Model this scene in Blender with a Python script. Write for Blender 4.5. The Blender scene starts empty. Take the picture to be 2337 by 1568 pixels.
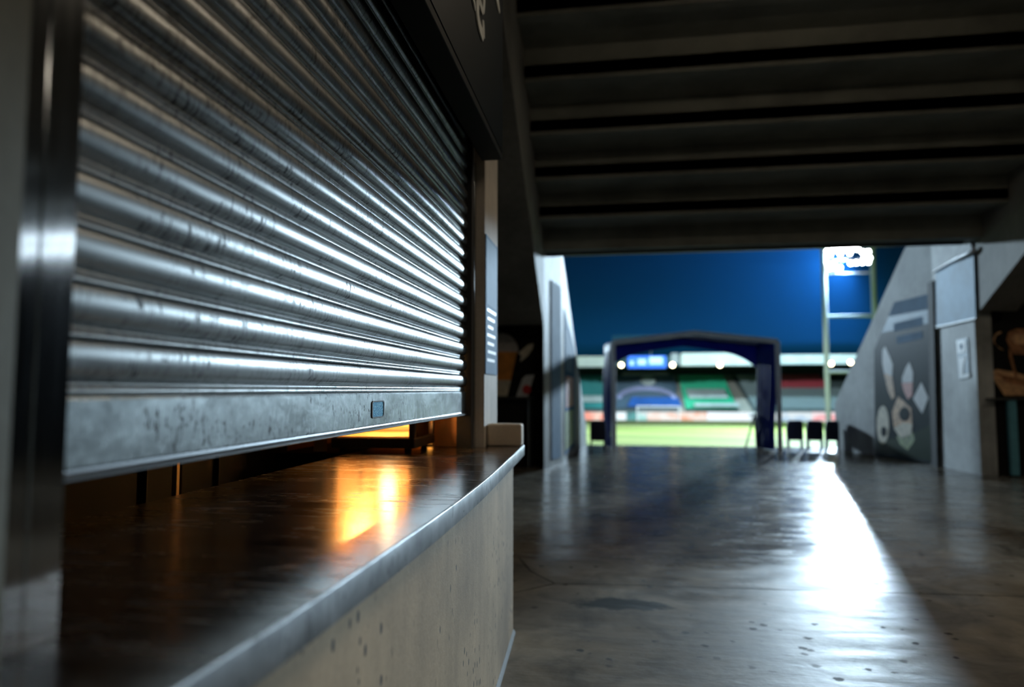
import bpy, bmesh, math, random
from mathutils import Vector, Matrix
random.seed(7)
SC = bpy.context.scene
COL = SC.collection
R = math.radians

# ------------------------------------------------------------------ camera
F, CX, CY, EYE = 1555.0, 1168.5, 784.0, 1.35
PITCH, YAW = R(3.8997), R(8.4484)
cam_d = bpy.data.cameras.new('camera')
cam = bpy.data.objects.new('camera', cam_d)
COL.objects.link(cam)
cam.location = (0, 0, EYE)
cam.rotation_euler = (R(90) + PITCH, 0, YAW)
cam_d.sensor_width = 36.0
cam_d.lens = F / 2337.0 * 36.0
cam_d.clip_start, cam_d.clip_end = 0.05, 600
cam_d.dof.use_dof = True
cam_d.dof.focus_distance = 2.42
cam_d.dof.aperture_fstop = 1.2
SC.camera = cam

# a sight line of the photograph, met with a plane of the place
_ca, _sa, _cp, _sp = math.cos(YAW), math.sin(YAW), math.cos(PITCH), math.sin(PITCH)
_FW = Vector((-_sa * _cp, _ca * _cp, _sp)); _RT = Vector((_ca, _sa, 0)); _UP = Vector((_sa * _sp, -_ca * _sp, _cp))
ORG = Vector((0, 0, EYE))
def sight(x, y): return _FW + _RT * ((x - CX) / F) + _UP * ((CY - y) / F)
def on(axis, v, x, y):
    r = sight(x, y); return ORG + r * ((v - ORG[axis]) / r[axis])
def onx(v, x, y): return on(0, v, x, y)
def ony(v, x, y): return on(1, v, x, y)
def onz(v, x, y): return on(2, v, x, y)
def onseg(A, B, x, y):
    r = sight(x, y); n = Vector((B[1] - A[1], A[0] - B[0], 0))
    t = n.dot(Vector((A[0], A[1], 0)) - Vector((0, 0, 0))) / n.dot(r)
    return ORG + r * t

# ------------------------------------------------------------------ materials
def mat(name):
    m = bpy.data.materials.new(name); m.use_nodes = True
    nt = m.node_tree
    b = nt.nodes['Principled BSDF']
    return m, nt, b
def N(nt, typ, **kw):
    n = nt.nodes.new(typ)
    for k, v in kw.items():
        if k.startswith('i_'):
            key = k[2:]
            n.inputs[int(key) if key.isdigit() else key.replace('_', ' ')].default_value = v
        else: setattr(n, k, v)
    return n
def L(nt, a, b): nt.links.new(a, b)
def coords(nt, scale=(1, 1, 1)):
    g = N(nt, 'ShaderNodeNewGeometry')
    mp = N(nt, 'ShaderNodeMapping'); mp.inputs['Scale'].default_value = scale
    L(nt, g.outputs['Position'], mp.inputs['Vector'])
    return mp.outputs['Vector']
def ramp(nt, src, stops, interp='LINEAR'):
    r = N(nt, 'ShaderNodeValToRGB'); r.color_ramp.interpolation = interp
    e = r.color_ramp.elements
    while len(e) < len(stops): e.new(0.5)
    for k, (p, c) in enumerate(stops):
        e[k].position = p; e[k].color = (c[0], c[1], c[2], 1) if isinstance(c, (tuple, list)) else (c, c, c, 1)
    L(nt, src, r.inputs['Fac']); return r.outputs['Color']
def noise(nt, vec, scale, detail=4, rough=0.55, dist=0.0):
    n = N(nt, 'ShaderNodeTexNoise', i_Scale=scale, i_Detail=detail, i_Roughness=rough, i_Distortion=dist)
    L(nt, vec, n.inputs['Vector']); return n.outputs['Fac']
def mix(nt, fac, a, b, typ='MIX'):
    m = N(nt, 'ShaderNodeMix', data_type='RGBA', blend_type=typ)
    if isinstance(fac, (int, float)): m.inputs[0].default_value = fac
    else: L(nt, fac, m.inputs[0])
    for v, s in ((a, m.inputs[6]), (b, m.inputs[7])):
        if isinstance(v, (tuple, list)): s.default_value = (v[0], v[1], v[2], 1)
        else: L(nt, v, s)
    return m.outputs[2]
def math_(nt, op, a, b=0.0):
    m = N(nt, 'ShaderNodeMath', operation=op)
    for v, s in ((a, m.inputs[0]), (b, m.inputs[1])):
        if isinstance(v, (int, float)): s.default_value = v
        else: L(nt, v, s)
    return m.outputs[0]
def bump(nt, h, bsdf, strength=0.2, dist=0.01):
    b = N(nt, 'ShaderNodeBump', i_Strength=strength, i_Distance=dist)
    L(nt, h, b.inputs['Height']); L(nt, b.outputs['Normal'], bsdf.inputs['Normal'])

def plain(name, c, rough=0.6, metal=0.0, var=0.12, scale=8.0, emit=None, es=0.0, spec=0.5):
    m, nt, b = mat(name)
    v = coords(nt)
    n = noise(nt, v, scale)
    lo = tuple(x * (1 - var) for x in c); hi = tuple(min(1, x * (1 + var)) for x in c)
    L(nt, ramp(nt, n, [(0.3, lo), (0.7, hi)]), b.inputs['Base Color'])
    b.inputs['Roughness'].default_value = rough; b.inputs['Metallic'].default_value = metal
    b.inputs['Specular IOR Level'].default_value = spec
    if emit: b.inputs['Emission Color'].default_value = (*emit, 1); b.inputs['Emission Strength'].default_value = es
    return m

def concrete(name, c, streak=True, pits=False, rough=0.75, amount=1.0):
    m, nt, b = mat(name)
    v = coords(nt)
    big = noise(nt, v, 1.3, 6, 0.6)
    base = ramp(nt, big, [(0.3, tuple(x * (1 - .35 * amount) for x in c)), (0.55, c), (0.75, tuple(min(1, x * (1 + .25 * amount)) for x in c))])
    if streak:
        vs = coords(nt, (9, 9, 0.5))
        s = noise(nt, vs, 1.6, 4, 0.6)
        base = mix(nt, 0.55, base, ramp(nt, s, [(0.3, (.72, .73, .71)), (0.6, (1, 1, 1)), (0.75, (1.08, 1.06, 1.02))]), 'MULTIPLY')
    fine = noise(nt, v, 60, 3, 0.7)
    base = mix(nt, 0.25, base, ramp(nt, fine, [(0.3, .6), (0.7, 1.1)]), 'MULTIPLY')
    if pits:
        vp = coords(nt, (30, 30, 16))
        vo = N(nt, 'ShaderNodeTexVoronoi', i_Scale=1.0); L(nt, vp, vo.inputs['Vector'])
        dot = ramp(nt, vo.outputs['Distance'], [(0.17, 1.0), (0.23, 0.0)])
        sel = ramp(nt, noise(nt, coords(nt, (1.0, 1.0, 1.0)), 2.6, 3), [(0.49, 0.0), (0.57, 1.0)])
        k = math_(nt, 'MULTIPLY', dot, sel)
        base = mix(nt, k, base, (.02, .022, .02))
    L(nt, base, b.inputs['Base Color'])
    b.inputs['Roughness'].default_value = rough
    bump(nt, fine, b, 0.25, 0.004)
    return m

def steel(name, c, rough, brush, spread=0.12, dirt=0.0, bumpy=0.0, scratch=(30, 4, 120), var=0.25, dirt_scale=(14, 14, 6)):
    m, nt, b = mat(name)
    vb = coords(nt, scratch)
    br = noise(nt, vb, 1.0, 4, 0.65)
    bl = noise(nt, coords(nt, brush), 1.0, 5, 0.6, 0.6)
    base = ramp(nt, bl, [(0.3, tuple(x * (1 - var) for x in c)), (0.7, tuple(min(1, x * (1 + var * .5)) for x in c))])
    base = mix(nt, 0.35, base, ramp(nt, br, [(0.25, .65), (0.7, 1.08)]), 'MULTIPLY')
    rg = math_(nt, 'ADD', math_(nt, 'MULTIPLY', bl, spread), rough - spread * 0.5)
    rg = math_(nt, 'ADD', rg, math_(nt, 'MULTIPLY', br, 0.08))
    if dirt > 0:
        sp = noise(nt, coords(nt, dirt_scale), 1.0, 6, 0.75, 1.2)
        mk = ramp(nt, noise(nt, coords(nt, (1.1, 1.1, 3.0)), 1.4, 3), [(0.36, 0.0), (0.50, 1.0)])
        k = math_(nt, 'MULTIPLY', math_(nt, 'MULTIPLY', ramp(nt, sp, [(0.535, 0.0), (0.58, 1.0)]), mk), dirt)
        s2 = noise(nt, coords(nt, tuple(q * 1.7 for q in dirt_scale)), 1.0, 3, .6, .8)
        m2 = ramp(nt, noise(nt, coords(nt, (2.2, 2.2, 5.0)), 1.7, 2), [(.47, 0.0), (.53, 1.0)])
        k2 = math_(nt, 'MULTIPLY', math_(nt, 'MULTIPLY', ramp(nt, s2, [(.585, 0.0), (.60, 1.0)]), m2), dirt)
        k = math_(nt, 'MAXIMUM', math_(nt, 'MULTIPLY', k, .6), k2)
        base = mix(nt, k, base, (.022, .022, .021))
        rg = math_(nt, 'ADD', rg, math_(nt, 'MULTIPLY', k, 0.35))
    L(nt, base, b.inputs['Base Color']); L(nt, rg, b.inputs['Roughness'])
    b.inputs['Metallic'].default_value = 1.0
    if bumpy > 0: bump(nt, bl, b, bumpy, 0.01)
    return m

def emissive(name, c, s):
    m, nt, b = mat(name)
    b.inputs['Base Color'].default_value = (c[0] * .5, c[1] * .5, c[2] * .5, 1)
    b.inputs['Emission Color'].default_value = (*c, 1); b.inputs['Emission Strength'].default_value = s
    return m

def screen(name, c1, c2, s, scale=(0.5, 1, 0.9)):
    m, nt, b = mat(name)
    k = noise(nt, coords(nt, scale), 1.0, 2, 0.5)
    col = ramp(nt, k, [(0.42, c1), (0.56, c2)])
    b.inputs['Base Color'].default_value = (.02, .02, .02, 1)
    L(nt, col, b.inputs['Emission Color']); b.inputs['Emission Strength'].default_value = s
    return m

def glass(name, tint=(1, 1, 1)):
    m = bpy.data.materials.new(name); m.use_nodes = True; nt = m.node_tree
    nt.nodes.remove(nt.nodes['Principled BSDF'])
    out = nt.nodes['Material Output']
    t = N(nt, 'ShaderNodeBsdfTransparent'); t.inputs['Color'].default_value = (*tint, 1)
    g = N(nt, 'ShaderNodeBsdfGlossy'); g.inputs['Roughness'].default_value = 0.03
    fr = N(nt, 'ShaderNodeFresnel', i_IOR=1.45)
    ms = N(nt, 'ShaderNodeMixShader')
    L(nt, fr.outputs[0], ms.inputs[0]); L(nt, t.outputs[0], ms.inputs[1]); L(nt, g.outputs[0], ms.inputs[2])
    L(nt, ms.outputs[0], out.inputs['Surface'])
    return m

M = {}
M['slat'] = steel('worn galvanised slat steel', (.185, .19, .186), .32, (2.0, 2.6, 12), .12, dirt=.8, bumpy=.03, scratch=(30, 2.5, 120), dirt_scale=(14, 60, 16))
M['rail_bar'] = steel('scuffed galvanised bar', (.31, .335, .335), .28, (5, 5, 9), .12, dirt=1.0, bumpy=.10, scratch=(40, 30, 50), var=.35, dirt_scale=(14, 60, 18))
M['foot'] = steel('dull galvanised foot', (.10, .105, .11), .42, (6, 6, 6), .1)
M['steel_guide'] = steel('brushed guide steel', (.46, .48, .50), .06, (6, 6, 2), .05, bumpy=.02, scratch=(120, 120, 3))
M['worktop'] = steel('worn brushed worktop steel', (.42, .37, .33), .17, (1.8, 9, 3), .18, dirt=.3, bumpy=.08, scratch=(6, 60, 60), var=.35, dirt_scale=(3.5, 18, 6))
M['lip'] = steel('brushed worktop lip steel', (.46, .48, .49), .44, (7, 7, 9), .2, dirt=.35, bumpy=.12, scratch=(60, 60, 6), var=.4)
M['dark_steel'] = steel('dark painted steel', (.10, .105, .11), .35, (4, 4, 4), .1)
M['concrete'] = concrete('fair faced concrete', (.36, .345, .31))
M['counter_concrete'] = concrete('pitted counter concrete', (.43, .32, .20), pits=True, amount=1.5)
M['ceiling_concrete'] = concrete('precast ceiling concrete', (.20, .205, .18), streak=False)
M['tunnel_concrete'] = concrete('tunnel wall concrete', (.38, .40, .40), rough=.6, amount=1.4)
M['beam_concrete'] = concrete('raker beam concrete', (.24, .23, .21))
M['black'] = plain('matt black', (.006, .007, .007), .65, spec=.2)
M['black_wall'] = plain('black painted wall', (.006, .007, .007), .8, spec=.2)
M['black_gloss'] = plain('gloss black', (.01, .011, .012), .22)
M['sign_blue'] = plain('dark navy sign face', (.003, .008, .012), .5, spec=.15)
M['white_paint'] = plain('off white lettering', (.62, .62, .58), .5)
M['grey_paint'] = plain('grey paint', (.30, .34, .38), .5)
M['seal'] = plain('rubber seal', (.012, .012, .012), .7)
M['navy_fabric'] = plain('navy tent fabric', (.010, .028, .16), .55, var=.3, scale=3)
def translucent(m, c, f):
    nt = m.node_tree; b = nt.nodes['Principled BSDF']; out = nt.nodes['Material Output']
    t = N(nt, 'ShaderNodeBsdfTranslucent'); t.inputs['Color'].default_value = (*c, 1)
    ms = N(nt, 'ShaderNodeMixShader'); ms.inputs[0].default_value = f
    L(nt, b.outputs[0], ms.inputs[1]); L(nt, t.outputs[0], ms.inputs[2]); L(nt, ms.outputs[0], out.inputs['Surface'])
translucent(M['navy_fabric'], (.012, .05, .36), .25)
M['tent_metal'] = plain('pale tent frame', (.72, .78, .92), .4)
M['tower_steel'] = plain('galvanised tower steel', (.34, .38, .41), .6)
M['navy_plastic'] = plain('navy seat plastic', (.008, .016, .05), .45)
M['amber'] = plain('beer amber print', (.62, .24, .035), .5, var=.3, scale=5)
M['foam'] = plain('foam print', (.42, .40, .38), .5, var=.2, scale=12)
M['cream'] = plain('cream print', (.66, .60, .46), .5, var=.2, scale=9)
M['print_white'] = plain('white print', (.62, .64, .66), .45, var=.08)
M['print_red'] = plain('red print', (.55, .03, .03), .5)
M['print_pink'] = plain('salmon print', (.60, .22, .19), .5)
M['print_brown'] = plain('baked brown print', (.30, .13, .05), .5, var=.5, scale=14)
M['print_tan'] = plain('tan print', (.58, .34, .17), .5, var=.4, scale=11)
M['poster_sheen'] = plain('mid blue poster sheen', (.10, .22, .34), .4, var=.15, scale=3)
M['print_green'] = plain('leaf green print', (.20, .27, .10), .5, var=.4, scale=12)
M['poster_dark'] = plain('dark poster film', (.012, .026, .034), .28)
M['poster_green'] = plain('deep green poster film', (.012, .034, .016), .3)
M['poster_blue'] = plain('mid blue poster', (.03, .11, .23), .7, var=.2, scale=3, spec=.12)
M['poster_pale'] = plain('pale blue poster film', (.15, .26, .40), .7, var=.15, scale=3, spec=.12)
M['panel_blue'] = plain('blue grey glazed panel', (.16, .31, .46), .55, var=.35, scale=2, spec=.25)
M['goal_white'] = plain('white goal paint', (.85, .87, .88), .4)
M['pale_fascia'] = plain('pale metal fascia', (.50, .56, .55), .5, var=.1, scale=.6)
M['teal_shade'] = plain('dark teal stand soffit', (.02, .07, .075), .7, var=.25, scale=.5)
M['terrace'] = concrete('terrace concrete', (.14, .19, .19), streak=False)
M['stair'] = plain('aisle concrete', (.48, .46, .40), .8)
M['seat_green'] = plain('green seat plastic', (.01, .50, .27), .5)
M['seat_teal'] = plain('teal seat plastic', (.01, .30, .30), .5)
M['seat_navy'] = plain('navy seat plastic far', (.02, .08, .14), .5)
M['seat_grey'] = plain('grey seat plastic', (.20, .26, .27), .5)
M['seat_red'] = plain('red seat plastic', (.42, .05, .07), .5)
M['banner_white'] = plain('white banner cloth', (.66, .76, .74), .7, var=.15, scale=.8)
M['banner_lilac'] = plain('lilac banner cloth', (.45, .50, .80), .7, var=.25, scale=.5)
M['banner_blue'] = plain('blue banner cloth', (.03, .14, .50), .7, var=.2, scale=.5)
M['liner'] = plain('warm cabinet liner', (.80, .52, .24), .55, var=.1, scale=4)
M['cabinet'] = plain('dark brown cabinet shell', (.045, .030, .022), .4)
M['wood_brown'] = plain('brown board', (.36, .17, .06), .6, var=.25, scale=6)
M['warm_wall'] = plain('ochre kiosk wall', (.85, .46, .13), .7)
M['bulb'] = emissive('warm heat lamp', (1.0, .66, .32), 18.0)
M['strip_light'] = emissive('warm strip lamp', (1.0, .50, .14), 220.0)
M['tube_white'] = emissive('warm white tube', (1.0, .82, .60), 42.0)
M['flood_lens'] = emissive('floodlight lens', (.86, .94, 1.0), 90.0)
M['stand_lamp'] = emissive('stand roof lamp', (1.0, .84, .52), 14.0)
M['led_blue'] = screen('blue led screen', (.01, .09, .60), (.25, .55, 1.0), 1.0, (.9, 1, .9))
M['glass'] = glass('clear glass')
M['grass'] = None

def grass_mat():
    m, nt, b = mat('mown pitch grass')
    g = N(nt, 'ShaderNodeNewGeometry'); sx = N(nt, 'ShaderNodeSeparateXYZ'); L(nt, g.outputs['Position'], sx.inputs[0])
    s = math_(nt, 'SINE', math_(nt, 'MULTIPLY', math_(nt, 'ADD', sx.outputs['Y'], math_(nt, 'MULTIPLY', sx.outputs['X'], .35)), .52))
    k = ramp(nt, math_(nt, 'ADD', math_(nt, 'MULTIPLY', s, 1.2), .5), [(0, (.105, .150, .010)), (1, (.165, .205, .030))])
    k = mix(nt, .35, k, ramp(nt, noise(nt, coords(nt), 2.5), [(.3, .7), (.7, 1.1)]), 'MULTIPLY')
    L(nt, k, b.inputs['Base Color']); b.inputs['Roughness'].default_value = .8
    return m
M['grass'] = grass_mat()

def floor_mat():
    m, nt, b = mat('polished concrete floor')
    v = coords(nt)
    big = noise(nt, v, .55, 6, .62, .4)
    mid = noise(nt, v, 2.6, 6, .65, .8)
    base = ramp(nt, big, [(.3, (.085, .079, .065)), (.5, (.175, .158, .126)), (.72, (.28, .25, .197))])
    base = mix(nt, .8, base, ramp(nt, mid, [(.3, .30), (.5, .85), (.72, 1.45)]), 'MULTIPLY')
    # dropped spots of dirt
    vo = N(nt, 'ShaderNodeTexVoronoi', i_Scale=1.0); L(nt, coords(nt, (6.5, 6.5, 1)), vo.inputs['Vector'])
    wob = math_(nt, 'ADD', vo.outputs['Distance'], math_(nt, 'MULTIPLY', math_(nt, 'SUBTRACT', noise(nt, v, 22, 3), .5), .35))
    spots = ramp(nt, wob, [(.10, 1.0), (.17, 0.0)])
    sel = ramp(nt, noise(nt, v, 1.3, 3), [(.38, 0.0), (.50, 1.0)])
    k = math_(nt, 'MULTIPLY', spots, sel)
    base = mix(nt, math_(nt, 'MULTIPLY', k, .85), base, (.012, .014, .012))
    # one wide damp stain near the counter end
    g = N(nt, 'ShaderNodeNewGeometry'); mp = N(nt, 'ShaderNodeMapping', vector_type='POINT')
    mp.inputs['Location'].default_value = (-.02 * 3.0, -4.46 * 7.0, 0); mp.inputs['Scale'].default_value = (3.0, 7.0, 1)
    L(nt, g.outputs['Position'], mp.inputs['Vector'])
    ln = N(nt, 'ShaderNodeVectorMath', operation='LENGTH'); L(nt, mp.outputs[0], ln.inputs[0])
    st = ramp(nt, math_(nt, 'ADD', ln.outputs['Value'], math_(nt, 'MULTIPLY', math_(nt, 'SUBTRACT', noise(nt, v, 5, 4), .5), 1.6)), [(.75, 1.0), (1.0, 0.0)])
    base = mix(nt, math_(nt, 'MULTIPLY', st, .92), base, (.014, .018, .015))
    L(nt, base, b.inputs['Base Color'])
    rg = ramp(nt, noise(nt, coords(nt, (1.2, 3.5, 1)), 1.5, 6, .65, .5), [(.3, .14), (.5, .22), (.72, .36)])
    gy = N(nt, 'ShaderNodeSeparateXYZ'); L(nt, N(nt, 'ShaderNodeNewGeometry').outputs['Position'], gy.inputs[0])
    worn = ramp(nt, math_(nt, 'MULTIPLY', math_(nt, 'ADD', gy.outputs['Y'], math_(nt, 'MULTIPLY', noise(nt, v, 1.2, 3), 1.2)), .1), [(.50, .26), (.66, 0.0)])   # the slab before the joint is worn dull
    L(nt, math_(nt, 'ADD', math_(nt, 'ADD', rg, worn), math_(nt, 'MULTIPLY', k, .2)), b.inputs['Roughness'])
    b.inputs['Specular IOR Level'].default_value = .10
    h = math_(nt, 'ADD', noise(nt, coords(nt, (2.5, 7, 1)), 1.5, 5, .6), math_(nt, 'MULTIPLY', noise(nt, v, 30, 2), .15))
    bump(nt, h, b, .22, .02)
    return m
M['floor'] = floor_mat()

# ------------------------------------------------------------------ mesh building
class MB:
    def __init__(s): s.v = []; s.f = []
    def add(s, vs, fs):
        n = len(s.v); s.v += [Vector(p) for p in vs]; s.f += [[i + n for i in f] for f in fs]; return s
    def box(s, x0, x1, y0, y1, z0, z1):
        return s.add([(x, y, z) for z in (z0, z1) for y in (y0, y1) for x in (x0, x1)],
                     [(0, 2, 3, 1), (4, 5, 7, 6), (0, 1, 5, 4), (1, 3, 7, 5), (3, 2, 6, 7), (2, 0, 4, 6)])
    def loft(s, rings, closed=True, caps=True):
        n = len(rings[0]); vs = [p for r in rings for p in r]; fs = []
        for k in range(len(rings) - 1):
            for i in range(n if closed else n - 1):
                j = (i + 1) % n
                fs.append((k * n + i, k * n + j, (k + 1) * n + j, (k + 1) * n + i))
        if caps and closed: fs += [tuple(range(n))[::-1], tuple((len(rings) - 1) * n + i for i in range(n))]
        return s.add(vs, fs)
    def prism(s, poly, d):
        """poly: 3-D points of one face; d: the vector it is pushed along"""
        d = Vector(d); a = [Vector(p) for p in poly]
        return s.loft([a, [p + d for p in a]])
    def wall(s, plan, z0, z1, t):
        """an upright slab along a plan line; t = thickness to the left of travel"""
        for (A, B) in zip(plan, plan[1:]):
            a, b = Vector((A[0], A[1], 0)), Vector((B[0], B[1], 0)); n = Vector((-(b - a).y, (b - a).x, 0)).normalized() * t
            s.prism([a + Vector((0, 0, z0)), b + Vector((0, 0, z0)), b + Vector((0, 0, z1)), a + Vector((0, 0, z1))], n)
        return s
    def tube(s, pts, r, n=10):
        pts = [Vector(p) for p in pts]; rings = []
        for i, p in enumerate(pts):
            d = (pts[min(i + 1, len(pts) - 1)] - pts[max(i - 1, 0)]).normalized()
            u = d.orthogonal().normalized() if i == 0 else (u - d * u.dot(d)).normalized()
            w = d.cross(u); rr = r[i] if isinstance(r, (list, tuple)) else r
            rings.append([p + (u * math.cos(2 * math.pi * k / n) + w * math.sin(2 * math.pi * k / n)) * rr for k in range(n)])
        return s.loft(rings)
    def lathe(s, prof, c, axis=(0, 0, 1), n=20):
        ax = Vector(axis).normalized(); u = ax.orthogonal().normalized(); w = ax.cross(u); c = Vector(c)
        rings = [[c + ax * h + (u * math.cos(2 * math.pi * k / n) + w * math.sin(2 * math.pi * k / n)) * max(r, 1e-4) for k in range(n)] for r, h in prof]
        return s.loft(rings)
    def build(s, name, m, parent=None, smooth=None, bevel=0.0, local=False, segs=2):
        me = bpy.data.meshes.new(name)
        off = Vector((0, 0, 0)) if (parent is None or local) else OFF.get(parent.name, Vector((0, 0, 0)))
        me.from_pydata([tuple(p - off) for p in s.v], [], s.f)
        bm = bmesh.new(); bm.from_mesh(me); bmesh.ops.recalc_face_normals(bm, faces=bm.faces)
        if smooth is not None:
            for f in bm.faces: f.smooth = True
            for e in bm.edges:
                if len(e.link_faces) == 2 and e.calc_face_angle(0) > R(smooth): e.smooth = False
        bm.to_mesh(me); bm.free()
        me.materials.append(m)
        o = bpy.data.objects.new(name, me); COL.objects.link(o)
        if parent is not None: o.parent = parent; OFF[o.name] = OFF.get(parent.name, Vector((0, 0, 0)))
        if bevel > 0:
            bv = o.modifiers.new('bevel', 'BEVEL'); bv.width = bevel; bv.segments = segs; bv.limit_method = 'ANGLE'; bv.angle_limit = R(40)
        return o
OFF = {}
def thing(name, label, cat, loc=(0, 0, 0), group=None, rz=0.0):
    o = bpy.data.objects.new(name, None); COL.objects.link(o); o.location = loc; o.rotation_euler = (0, 0, rz); o.empty_display_size = .1
    OFF[o.name] = Vector(loc); o['label'] = label; o['category'] = cat
    if group: o['group'] = group
    return o
def tag(o, label, cat, group=None, kind=None):
    o['label'] = label; o['category'] = cat
    if group: o['group'] = group
    if kind: o['kind'] = kind
    return o
def struct(mb, name, m, **kw):
    o = mb.build(name, m, **kw); o['kind'] = 'structure'; return o
def box(x0, x1, y0, y1, z0, z1): return MB().box(x0, x1, y0, y1, z0, z1)

# ================================================================== THE SETTING
FLOOR_END = 17.0
struct(box(-6, 12, -8, FLOOR_END, -.3, 0), 'floor', M['floor'])
# the sawn joint across the concourse floor, with its branching end by the counter
J = [(-.66, 4.60), (-.415, 4.86), (-.05, 4.885), (2.64, 5.003), (8.5, 5.22)]
jm = MB()
for a, b in zip(J, J[1:]): jm.wall([a, b], -.002, .0012, .007)
jm.wall([(-.415, 4.86), (-.62, 5.15), (-.78, 5.60)], -.002, .0012, .008)
o = struct(jm, 'trim_1', M['black'])
# stepped underside of the seating
TR, RI, Y0, Z0 = .83, .367, 11.6, 3.74
cm = MB(); xs = (-6.5, 12.5)
cm.box(xs[0], xs[1], Y0 - .10, Y0 + .45, Z0, Z0 + .50)          # front nib
for k in range(19):
    y, z = Y0 - TR * k, Z0 + RI * k
    cm.box(xs[0], xs[1], y - TR - .14, y - .10 if k == 0 else y, z + RI, z + RI + .16)        # tread soffit
    cm.box(xs[0], xs[1], y - TR - .14, y - TR, z + RI - .05, z + 2 * RI + .02)                 # hanging riser
struct(cm, 'ceiling', M['ceiling_concrete'])
# a drip strip under the opening's edge
struct(box(-1.15, 5.6, Y0 + .18, Y0 + .24, Z0 - .05, Z0 + .0), 'trim_2', M['dark_steel'])
CE = lambda y: 3.72 + .442 * (11.6 - y)
# raker beams either side of the mouth
def raker(name, A, B, w, depth):
    m = MB(); rings = []
    a, b = Vector((*A, 0)), Vector((*B, 0))
    for p in (a, b):
        zt = CE(p.y) + .55; zb = CE(p.y) - depth
        rings.append([Vector((p.x, p.y, zb)), Vector((p.x + w, p.y, zb)), Vector((p.x + w, p.y, zt)), Vector((p.x, p.y, zt))])
    m.loft(rings); return struct(m, name, M['beam_concrete'])
raker('beam_left', (-1.17, 11.55), (-.90, 3.2), -.9, 1.28)
raker('beam_right', (5.76, 11.75), (5.20, 4.0), .55, 1.06)

# tunnel walls (mouth to pitch)
L1, L2, L3 = Vector((-1.175, 11.634, 0)), Vector((-.949, 12.796, 0)), Vector((-.667, 17.0, 0))
m = MB()
m.loft([[L1, L2, L2 + Vector((-.22, .1, 0)), L1 + Vector((-.03, .06, 0))], [q + Vector((0, 0, 4.0)) for q in (L1, L2, L2 + Vector((-.22, .1, 0)), L1 + Vector((-.03, .06, 0)))]])
zt = lambda y: 3.88 - (y - 13.0) * .886
m.prism([L2, L3, L3 + Vector((0, 0, .42)), Vector((-.936, 13.0, 3.9)), L2 + Vector((0, 0, 4.05))], (-.22, .015, 0))
struct(m, 'wall_left', M['tunnel_concrete'])
R1, R2, R3 = Vector((5.752, 11.881, 0)), Vector((5.692, 13.122, 0)), Vector((5.349, 15.008, 0))
R4t = onseg(R2, R3, 1905, 921); R4 = Vector((R4t.x, R4t.y, 0)); R3t = onseg(R2, R3, 2063, 571)
m = MB()
m.prism([R1, R2, R2 + Vector((0, 0, 4.4)), R1 + Vector((0, 0, 4.4))], (.25, .01, 0))
m.prism([R2, R4, R4t, R3t, Vector((R2.x, R2.y, 4.6))], (.25, .05, 0))
struct(m, 'wall_right', M['tunnel_concrete'])
# walls that close the concourse round the kiosks
struct(box(-6, -1.10, 12.25, 12.45, 0, 5.2), 'wall_kiosk_left', M['black_wall'])
struct(box(5.98, 12.2, 12.15, 12.4, 0, 5.2), 'wall_kiosk_right', M['black_wall'])
struct(box(-4.6, -4.35, 4.4, 12.3, 0, 8.6), 'wall_side_left', M['black_wall'])
struct(box(11.4, 11.7, -8, 12.4, 0, 13), 'wall_side_right', M['ceiling_concrete'])
struct(box(-6.5, 12, -6.3, -6, 0, 13.5), 'wall_back', M['ceiling_concrete'])
# the shop front: column beyond the shutter, near column, wall over the sign, kiosk shell
struct(box(-1.05, -.745, 3.915, 4.36, 0, 8.5), 'column_far', concrete('pale column concrete', (.50, .44, .37)))
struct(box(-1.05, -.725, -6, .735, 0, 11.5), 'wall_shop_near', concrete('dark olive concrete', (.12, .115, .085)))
struct(box(-1.05, -.755, .735, 3.915, 3.05, 11), 'wall_shop_upper', M['concrete'])
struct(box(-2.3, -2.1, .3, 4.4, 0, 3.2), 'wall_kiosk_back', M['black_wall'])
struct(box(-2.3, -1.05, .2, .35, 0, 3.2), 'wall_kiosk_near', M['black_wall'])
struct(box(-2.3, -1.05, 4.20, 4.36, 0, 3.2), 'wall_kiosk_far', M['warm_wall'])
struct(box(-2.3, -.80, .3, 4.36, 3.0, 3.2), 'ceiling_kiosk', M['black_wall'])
struct(box(-4.4, -1.05, 4.36, 4.5, 0, 8.5), 'wall_kiosk_outer', M['black_wall'])

# ================================================================== SHUTTER
SX, SY0, SY1 = -.83, .90, 3.80
sh = thing('roller_shutter', 'large worn steel roller shutter left slightly open above the serving counter', 'roller shutter', (SX, 2.35, 1.20))
PITCH_S = .0893
prof1 = [(0.0, -.012), (.0015, -.006), (.003, -.001), (.0052, .0010), (.0078, .0014), (.0102, .0008), (.012, -.0008), (.0135, -.0004), (.0155, .0022), (.0182, .0032), (.0208, .0022), (.0225, -.001), (.0240, -.005), (.0252, -.0075),
         (.0265, -.0070), (.0285, -.0030), (.0315, .0020), (.0355, .0062), (.0400, .0092), (.0455, .0114), (.0520, .0128), (.0590, .0135), (.0660, .0134), (.0725, .0126), (.0780, .0113), (.0825, .0097), (.0855, .0080), (.0868, .0062), (.0876, .0020), (.0884, -.006)]
BT = 1.340
pts = []
for k in range(17):
    for (z, x) in prof1: pts.append((SX + x - .006, BT + k * PITCH_S + z))
prof_c = pts + [(SX - .024, pts[-1][1]), (SX - .024, pts[0][1])]
m = MB()
m.loft([[Vector((x, y, z)) for x, z in prof_c] for y in (SY0, SY1)])
cur = m.build('slat_curtain', M['slat'], sh, smooth=38)
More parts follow.
